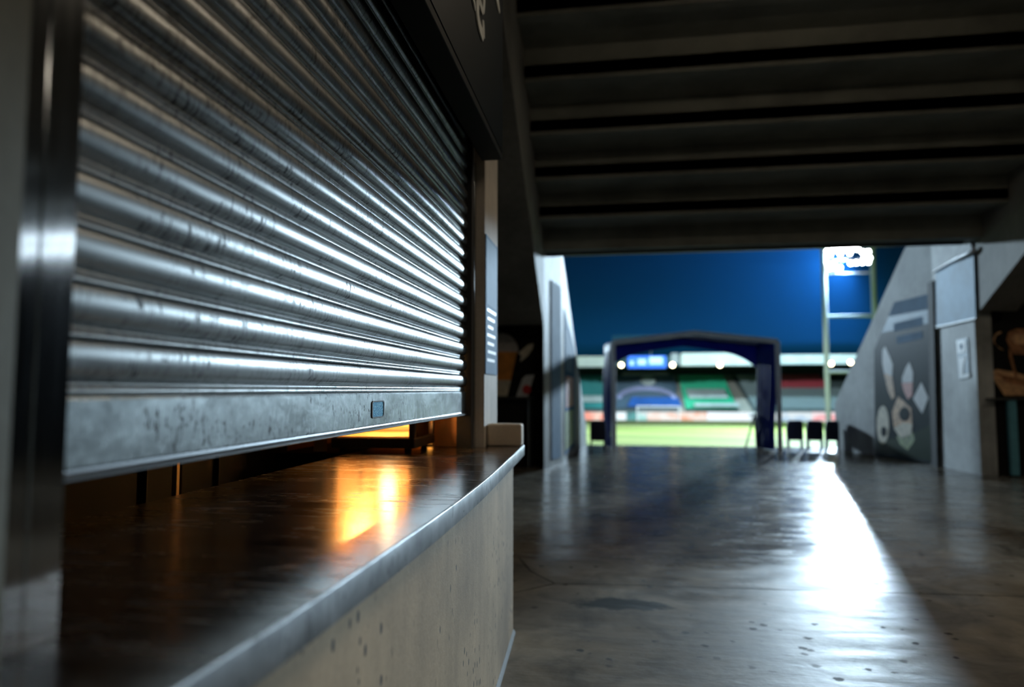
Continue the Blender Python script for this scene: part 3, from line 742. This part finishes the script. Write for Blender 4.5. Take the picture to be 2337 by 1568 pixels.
# dark folding seats either side of the tent
def seat(xa, xb, y, lab, h=.66, rz=0):
    t = thing('stadium_seat', lab, 'seat', ((xa + xb) / 2, y, 0), 'dark navy seats beside the tunnel tent')
    w = xb - xa; xm = (xa + xb) / 2
    rows = []
    mm = MB()
    rings = []
    for k in range(7):
        u = k / 6; z = .24 + (h - .24) * u; hw = w / 2 * (1 - .06 * u - (.18 if k == 6 else 0)); yy = y - .03 * u
        rings.append([Vector((xm - hw, yy + .02, z)), Vector((xm, yy - .015, z)), Vector((xm + hw, yy + .02, z)), Vector((xm + hw, yy + .05, z)), Vector((xm, yy + .02, z)), Vector((xm - hw, yy + .05, z))])
    mm.loft(rings).build('backrest', M['navy_plastic'], t, smooth=50)
    mm = MB(); rings = []
    for k in range(5):
        u = k / 4; z = .20 + .30 * u; yy = y + .07 + .03 * u; hw = w / 2 * .92
        rings.append([Vector((xm - hw, yy, z)), Vector((xm + hw, yy, z)), Vector((xm + hw, yy + .035, z)), Vector((xm - hw, yy + .035, z))])
    mm.loft(rings).build('seat', M['navy_plastic'], t, smooth=50)
    for s in (-1, 1):
        mm = MB(); mm.box(xm + s * w * .40 - .018, xm + s * w * .40 + .018, y - .02, y + .12, 0, .30); mm.box(xm + s * w * .40 - .018, xm + s * w * .40 + .018, y - .04, y + .16, 0, .02)
        mm.build('leg', M['navy_plastic'], t)
    return t
seat(-.54, -.18, 15.55, 'dark navy seat left of the tent')
seat(3.90, 4.27, 16.4, 'dark navy seat right against the right side of the tent')
seat(4.33, 4.70, 16.4, 'dark navy seat, middle one of three right of the tent')
seat(4.74, 5.04, 16.4, 'dark navy seat half hidden by the end of the right parapet', .66)

# ================================================================== STADIUM
PZ = -4.05
struct(box(-90, 100, FLOOR_END, 160, PZ - .6, PZ - .2), 'ground', M['terrace'])
o = box(-36, 62, 22, 123.6, PZ - .2, PZ).build('pitch', M['grass']); o['kind'] = 'structure'; o['label'] = 'floodlit striped pitch'
struct(MB().prism([(-40, FLOOR_END, -.3), (-40, FLOOR_END + .4, -.3), (-40, FLOOR_END + 5, PZ), (-40, FLOOR_END, PZ)], (70, 0, 0)), 'ground_bank', M['terrace'])
# white pitch lines
pl = MB()
pl.box(-20, 40, 121.9, 122.1, PZ, PZ + .01)
for xx in (-9, 23): pl.box(xx, xx + .15, 105.5, 122, PZ, PZ + .01)
pl.box(-9, 23, 105.4, 105.6, PZ, PZ + .01)
struct(pl, 'trim_3', M['goal_white'])
# goal
gl = thing('goal', 'white football goal with net at the far end of the pitch', 'goal', (7.7, 122, PZ))
gx0, gx1 = 4.1, 11.3
MB().tube([(gx0, 122, PZ), (gx0, 122, PZ + 2.5)], .10).build('goal_post', M['goal_white'], gl, smooth=60)
MB().tube([(gx1, 122, PZ), (gx1, 122, PZ + 2.5)], .10).build('goal_post', M['goal_white'], gl, smooth=60)
MB().tube([(gx0, 122, PZ + 2.5), (gx1, 122, PZ + 2.5)], .10).build('crossbar', M['goal_white'], gl, smooth=60)
nt_ = MB()
for k in range(19):
    x = gx0 + (gx1 - gx0) * k / 18; nt_.tube([(x, 122, PZ + 2.45), (x, 123, PZ + 2.3), (x, 123.6, PZ + .02)], .012, 4)
for k in range(8):
    z = PZ + .1 + 2.2 * k / 7; y = 123.6 - .6 * k / 7; nt_.tube([(gx0, 122, z), (gx0, y, z), (gx1, y, z), (gx1, 122, z)], .012, 4)
nt_.build('net', M['goal_white'], gl)

# far stand
YB = 125.0
gs = thing('grandstand', 'covered stand across the pitch with a pale roof edge', 'grandstand', (10, 135, PZ))
TZ = lambda y: -2.6 + (y - 127) * .36
MB().prism([(-45, 127, PZ - .2), (-45, 127, TZ(127)), (-45, 150, TZ(150)), (-45, 150, PZ - .2)], (115, 0, 0)).build('terrace', M['terrace'], gs)
box(-45, 70, 150, 151, PZ - .2, 8.4).build('back_wall', M['teal_shade'], gs)
MB().prism([(-45, 125.2, 5.75), (-45, 151, 7.2), (-45, 151, 7.8), (-45, 125.2, 7.4)], (115, 0, 0)).build('roof', M['teal_shade'], gs)
for xa, xb, za, zb in ((-40, -.3, 5.55, 7.45), (11.9, 26.5, 5.65, 7.7), (26.5, 66, 5.85, 7.5)):
    f = box(xa, xb, 124.9, 125.19, za, zb).build('fascia', M['pale_fascia'], gs)
box(9.4, 11.9, 124.95, 125.19, 5.7, 7.3).build('fascia', M['teal_shade'], gs)
box(10.3, 11.6, 124.85, 124.95, 6.0, 7.9).build('roof_bracket', M['grey_paint'], gs)
# glazed boxes under the roof, wall bands
box(1.5, 10.8, 148.6, 149.4, 4.7, 5.2).build('suite_band', M['pale_fascia'], gs)
box(2.0, 11.4, 146.0, 146.5, 3.9, 4.9).build('suite_band', M['pale_fascia'], gs)
box(-45, 70, 146.6, 149.8, 4.1, 4.6).build('rear_parapet', M['teal_shade'], gs)
# aisles
def aisle(xb0, xb1, xt0, xt1):
    P = [(xb0, 127.0), (xb1, 127.0), (xt1, 146), (xt0, 146)]
    return MB().prism([Vector((x, y, TZ(y) + .02)) for x, y in P], (0, 0, .12)).build('stair_aisle', M['stair'], gs)
aisle(22.3, 24.6, 22.2, 24.0); aisle(11.7, 12.8, 12.6, 13.4)
# roof lamps
for k, (px_, py_, lab) in enumerate(((1418, 833, 'round warm lamp under the far stand roof at the left post of the tent'), (1535, 833, 'round warm lamp under the far stand roof beside the blue screen'), (1643, 833, 'round warm lamp under the far stand roof in front of the white sign'),
                                     (1897, 830, 'round warm lamp under the far stand roof below the floodlight tower'), (1941, 827, 'warm lamp under the far stand roof hard by the right parapet'))):
    p = ony(124.4, px_, py_)
    t = thing('roof_lamp', lab, 'lamp', p, 'lamps along the far stand roof')
    MB().lathe([(.01, -.12), (.32, -.10), (.38, 0), (.38, .06)], p, (0, 1, -.15), 20).build('lens', M['stand_lamp'], t, smooth=60)
    MB().lathe([(.40, .02), (.42, .25), (.2, .5), (.05, .55)], p, (0, 1, -.15), 20).build('housing', M['dark_steel'], t, smooth=60)
# signs on the fascia
bs = thing('led_screen', 'bright blue screen with white marks on the far stand roof edge', 'screen', (6.1, 124.8, 5.4))
a, b = ony(124.7, 1433, 840), ony(124.7, 1520, 812)
box(a.x, b.x, 124.7, 124.88, a.z, b.z).build('screen_face', emissive('blue screen face', (.01, .16, .95), 1.0), bs)
for q in ((1438, 1446, 824, 833), (1456, 1474, 820, 832), (1482, 1512, 815, 831)):
    a, b = ony(124.68, q[0], q[3]), ony(124.68, q[1], q[2]); box(a.x, b.x, 124.66, 124.7, a.z, b.z).build('screen_mark', emissive('pale blue mark', (.45, .75, 1.0), 1.0), bs)
ws = thing('fascia_banner', 'long pale banner on the far stand roof edge right of the blue screen', 'banner', (18, 124.8, 5.7))
a, b = ony(124.7, 1556, 834), ony(124.7, 1716, 805)
box(a.x, b.x, 124.75, 124.88, a.z, b.z).build('banner_sheet', plain('pale banner sheet', (.70, .78, .78), .6, var=.08, scale=.7), ws)

# seats of the far stand: massed rows
def seat_block(xb0, xb1, y0, y1, skew, mname, name, label):
    mm = MB(); y = y0
    while y < y1:
        off = skew * (y - y0); x = xb0 + off
        while x < xb1 + off:
            z = TZ(y) + .05
            mm.box(x, x + .40, y + .34, y + .40, z + .36, z + .86); mm.box(x, x + .40, y, y + .36, z + .32, z + .40)
            x += .5
        y += .82
    return tag(mm.build(name, M[mname]), label, 'seats', None, 'stuff')
seat_block(13.0, 21.8, 127.6, 144.5, .02, 'seat_green', 'seating', 'rows of green seats in the middle of the far stand')
seat_block(.3, 11.6, 127.6, 136, .02, 'seat_navy', 'seating', 'rows of dark seats behind the goal, lower part')
seat_block(.3, 12.2, 136.4, 144.5, .02, 'seat_navy', 'seating', 'rows of dark seats behind the goal, upper part')
seat_block(-9, -.4, 127.6, 144.5, .0, 'seat_teal', 'seating', 'rows of teal seats at the left of the far stand')
seat_block(25.0, 46, 127.6, 137, .0, 'seat_grey', 'seating', 'rows of grey seats at the right of the far stand, lower part')
seat_block(25.0, 31.4, 137.6, 144.5, .0, 'seat_grey', 'seating', 'rows of grey seats high beside the red block')
seat_block(32, 41, 137.6, 144.5, .0, 'seat_red', 'seating', 'block of red seats high at the right of the far stand')
# cloths laid over seats
def slope_sheet(poly, name, m, label, cat, lift=1.0):
    P = [Vector((x, y, TZ(y) + lift)) for x, y in poly]
    return tag(MB().prism(P, (0, -.05, .08)).build(name, m), label, cat)
slope_sheet([(14.0, 131), (21.0, 131), (21.0, 135.5), (13.8, 135.5)], 'seat_banner', M['banner_white'], 'white band of cloth laid across the green seats', 'banner')
slope_sheet([(14.5, 126.9), (22.3, 126.9), (22.3, 128.3), (14.5, 128.3)], 'front_banner', M['banner_white'], 'white cloth hung at the foot of the green seats', 'banner')
arcp = [(6.4 + 6.0 * math.cos(R(180 - 180 * k / 14)), 130.8 + 6.3 * math.sin(R(180 - 180 * k / 14))) for k in range(15)]
arci = [(6.4 + 5.0 * math.cos(R(180 * k / 14)), 130.8 + 4.2 * math.sin(R(180 * k / 14))) for k in range(15)]
arcp = [(.6 + (x - .4) * .93, y) for x, y in arcp]; arci = [(.6 + (x - .4) * .93, y) for x, y in arci]
P = arcp + arci
mm = MB(); n = 15
top = [Vector((x, y, TZ(y) + 1.0)) for x, y in arcp]; bot = [Vector((x, y, TZ(y) + 1.0)) for x, y in arci[::-1]]
for k in range(14): mm.prism([top[k], top[k + 1], bot[k + 1], bot[k]], (0, -.05, .08))
tag(mm.build('arched_banner', M['banner_lilac']), 'pale lilac arched cloth over the dark seats behind the goal', 'banner')
slope_sheet([(2.5, 127.2), (12.2, 127.2), (12.0, 131.5), (3.5, 131.5)], 'blue_banner', M['banner_blue'], 'blue cloth below the lilac arch behind the goal', 'banner', .9)
c = ony(139, 1480, 888)
P = [(c.x + 1.5 * math.cos(R(20 * k)), 140.6 + 2.8 * math.sin(R(20 * k))) for k in range(18)]
slope_sheet(P, 'round_banner', M['banner_white'], 'round white cloth on the dark seats above the lilac arch', 'banner')
slope_sheet([(-8.5, 129.0), (-.7, 129), (-.7, 132), (-8.5, 132)], 'pale_banner', M['banner_white'], 'pale cloth across the teal seats at the left', 'banner')

# perimeter boards
def board(pa, pb, c1, c2, s, label):
    a, b = ony(124.2, pa, 958.5), ony(124.2, pb, 941)
    t = thing('perimeter_board', label, 'advertising board', ((a.x + b.x) / 2, 124.3, PZ), 'lit boards along the far touchline')
    box(a.x, b.x, 124.2, 124.26, PZ + .02, b.z).build('board_face', screen('board light', c1, c2, s), t)
    box(a.x, b.x, 124.27, 124.5, PZ - .2, b.z + .03).build('board_back', M['dark_steel'], t)
W = (.85, .95, 1.0)
board(1300, 1384, (1, .35, .25), (1, .75, .62), 1.0, 'salmon red lit board left of the tent')
board(1404, 1429, (.8, .98, 1.0), W, 1.1, 'white lit board just inside the left post of the tent')
board(1430, 1452, (.02, .22, .24), (.10, .5, .5), .7, 'dark teal lit board left of the goal')
board(1453, 1476, (.35, .8, .75), (.8, .95, .95), .9, 'pale turquoise lit board behind the left goal post')
board(1477, 1546, (1, .62, .48), (1, .88, .82), 1.0, 'pale peach lit board behind the goal')
board(1547, 1613, (1, .42, .22), (1, .80, .70), .95, 'peach and orange lit board right of the goal')
board(1614, 1712, (.88, .92, 1.0), W, 1.15, 'long white lit board below the green seats')
board(1713, 1775, (.7, .95, 1.0), W, 1.0, 'white lit board behind the tent curtain')
board(1776, 1852, (.55, .75, .95), W, .9, 'white and blue lit board right of the tent')
board(1853, 1930, (1, .45, .48), (1, .85, .88), .95, 'pink lit board at the end of the right parapet')

# floodlight tower
def tower(x, y, zc, label):
    t = thing('floodlight_tower', label, 'floodlight tower', (x, y, PZ))
    sx = 1 if x > 0 else -1
    for dx in (-3.4, 3.4):
        MB().tube([(x + dx, y, PZ - .2), (x + dx, y, zc + 1.9)], .38).build('leg', M['tower_steel'], t, smooth=60)
    for z in (12.1, 4.0): MB().tube([(x - 3.4, y, z), (x + 3.4, y, z)], .22).build('cross_brace', M['tower_steel'], t, smooth=60)
    for z in (zc - 2.0, zc, zc + 1.75): MB().tube([(x - 3.4, y + .1, z), (x + 3.4, y + .1, z)], .12).build('lamp_rail', M['tower_steel'], t, smooth=60)
    rows = [(1.45, [-2.9, -2.2, -1.5, -.8, -.1, .6, 1.3]), (.95, [-2.5, -1.1, .2, 2.0, 2.75]), (.05, [2.2, 2.9]), (-.55, [-2.7, -2.0, .3, 1.1, 1.9, 2.7]), (-1.1, [-2.6, -1.9, -1.2])]
    for dz, xs_ in rows:
        for dx in xs_:
            p = Vector((x + dx, y - .25, zc + dz + .05 * dx)); ax_ = (Vector((2, 60, PZ)) - p).normalized()
            h = MB().lathe([(.10, -.32), (.26, -.20), (.31, .0), (.31, .08)], p, ax_, 14).build('lamp_housing', M['dark_steel'], t, smooth=60)
            MB().lathe([(.0, .05), (.28, .06), (.28, .085), (.0, .10)], p, ax_, 14).build('lamp_lens', M['flood_lens'], h, smooth=60)
    return t
tower(34.2, 105, 20.4, 'tall floodlight tower with a blazing lamp bank at upper right')
# tower across the pitch, hidden from the photograph by the left tunnel wall: it lights the tunnel
# (only its light is built)

# distant boards above the roof line
sb = thing('scoreboard', 'faint dark teal board above the far stand roof behind the tent', 'scoreboard', (4.5, 146, 8))
box(-.2, 9.3, 146, 146.4, 10.0, 12.9).build('board_panel', plain('dark teal board', (.02, .12, .14), .6), sb)
for xx in (1.2, 7.9): MB().tube([(xx, 146.5, 7.74), (xx, 146.5, 11)], .15).build('board_post', M['tower_steel'], sb)

# haze in the night air behind the floodlights
hz, nt, bb = mat('night haze'); nt.nodes.remove(bb)
vs = N(nt, 'ShaderNodeVolumeScatter'); vs.inputs['Color'].default_value = (.03, .26, .95, 1); vs.inputs['Density'].default_value = .007; vs.inputs['Anisotropy'].default_value = .15
L(nt, vs.outputs[0], nt.nodes['Material Output'].inputs['Volume'])
o = box(-90, 130, 105.6, 185, 8.6, 90).build('haze', hz); tag(o, 'blue night haze glowing round the floodlights', 'haze', None, 'stuff')

# ================================================================== CONCOURSE LAMPS
def batten(x, y, z, lab):
    t = thing('batten_light', lab, 'light', (x, y, z), 'batten lights under the concourse ceiling')
    box(x - .75, x + .75, y - .06, y + .06, z, z + .07).build('housing', M['grey_paint'], t, bevel=.006)
    MB().tube([(x - .70, y, z - .022), (x + .70, y, z - .022)], .018).build('tube', M['tube_white'], t, smooth=60)
    for dx in (-.5, .5): MB().tube([(x + dx, y, z + .07), (x + dx, y, CE(y) + .3)], .006).build('hanger', M['dark_steel'], t)
    ld = bpy.data.lights.new('batten_glow', 'AREA'); ld.shape = 'RECTANGLE'; ld.size = 1.4; ld.size_y = .06; ld.energy = BAT; ld.color = (1.0, .84, .64); ld.spread = R(180)
    lo = bpy.data.objects.new('batten_glow', ld); COL.objects.link(lo); lo.location = (x, y, z - .05)
    return lo
BAT = 30
batten(2.1, 5.0, 5.2, 'batten light over the concourse, nearest the tunnel')
batten(7.4, 5.6, 5.4, 'batten light over the right side of the concourse')
batten(1.9, -1.3, 4.9, 'batten light over the concourse behind the viewpoint')

kl2 = thing('twin_tube_light', 'twin white tube light hung in front of the right kiosk counter', 'light', (7.5, 10.25, 3.62))
box(6.32, 8.9, 10.20, 10.30, 3.62, 4.02).build('housing', M['grey_paint'], kl2, bevel=.006)
for zz in (3.70, 3.93): MB().tube([(6.42, 10.17, zz), (8.8, 10.17, zz)], .022).build('tube', emissive('cool white tube', (.80, .93, 1.0), 14.0), kl2, smooth=60)
for xx in (6.6, 8.4): MB().tube([(xx, 10.25, 4.02), (xx, 10.25, 4.46)], .012).build('bracket', M['dark_steel'], kl2, smooth=60)

# ================================================================== OUTDOOR LIGHT
def spot(name, p, target, w, size, col=(.62, .83, 1.0), soft=2.2, blend=.25):
    d = bpy.data.lights.new(name, 'SPOT'); d.energy = w; d.spot_size = R(size); d.spot_blend = blend; d.color = col; d.shadow_soft_size = soft
    o = bpy.data.objects.new(name, d); COL.objects.link(o); o.location = p
    o.rotation_euler = (Vector(target) - Vector(p)).to_track_quat('-Z', 'Y').to_euler(); return o
spot('flood_beam_right', (34.2, 102.8, 20.4), (2, 56, -4), 4.2e5, 120)
spot('flood_beam_left', (-34.5, 104.2, 20.4), (2, 50, -4), 3.2e5, 84)
spot('flood_spill', (34.2, 105.2, 20.4), (19, 121, 12), 0.66e5, 172, (.50, .80, 1.0), 1.2, .5)
spot('flood_beam_near_right', (44, 8, 24), (6, 92, -4), 4.4e5, 26, (.80, .93, 1.0))
spot('flood_beam_near_left', (-42, 8, 24), (6, 92, -4), 4.4e5, 26, (.80, .93, 1.0))

w = bpy.data.worlds.new('night_sky'); SC.world = w; w.use_nodes = True
nt = w.node_tree; bg = nt.nodes['Background']
tc = N(nt, 'ShaderNodeTexCoord'); sp_ = N(nt, 'ShaderNodeSeparateXYZ'); L(nt, tc.outputs['Generated'], sp_.inputs[0])
L(nt, ramp(nt, sp_.outputs['Z'], [(0.0, (.001, .024, .055)), (.09, (.001, .018, .042)), (.20, (.0004, .004, .010)), (.5, (.0003, .003, .008))]), bg.inputs['Color'])
bg.inputs['Strength'].default_value = 1.0

vs_ = SC.view_settings
SC.display_settings.display_device = 'sRGB'
vs_.view_transform = 'Standard'; vs_.look = 'None'; vs_.exposure = 0.0; vs_.gamma = 1.0; vs_.use_curve_mapping = False
cy = SC.cycles
cy.use_denoising = True
cy.max_bounces = 8; cy.diffuse_bounces = 3; cy.glossy_bounces = 4; cy.transparent_max_bounces = 8; cy.volume_bounces = 0
cy.sample_clamp_indirect = 6.0
cy.caustics_reflective = True; cy.caustics_refractive = False
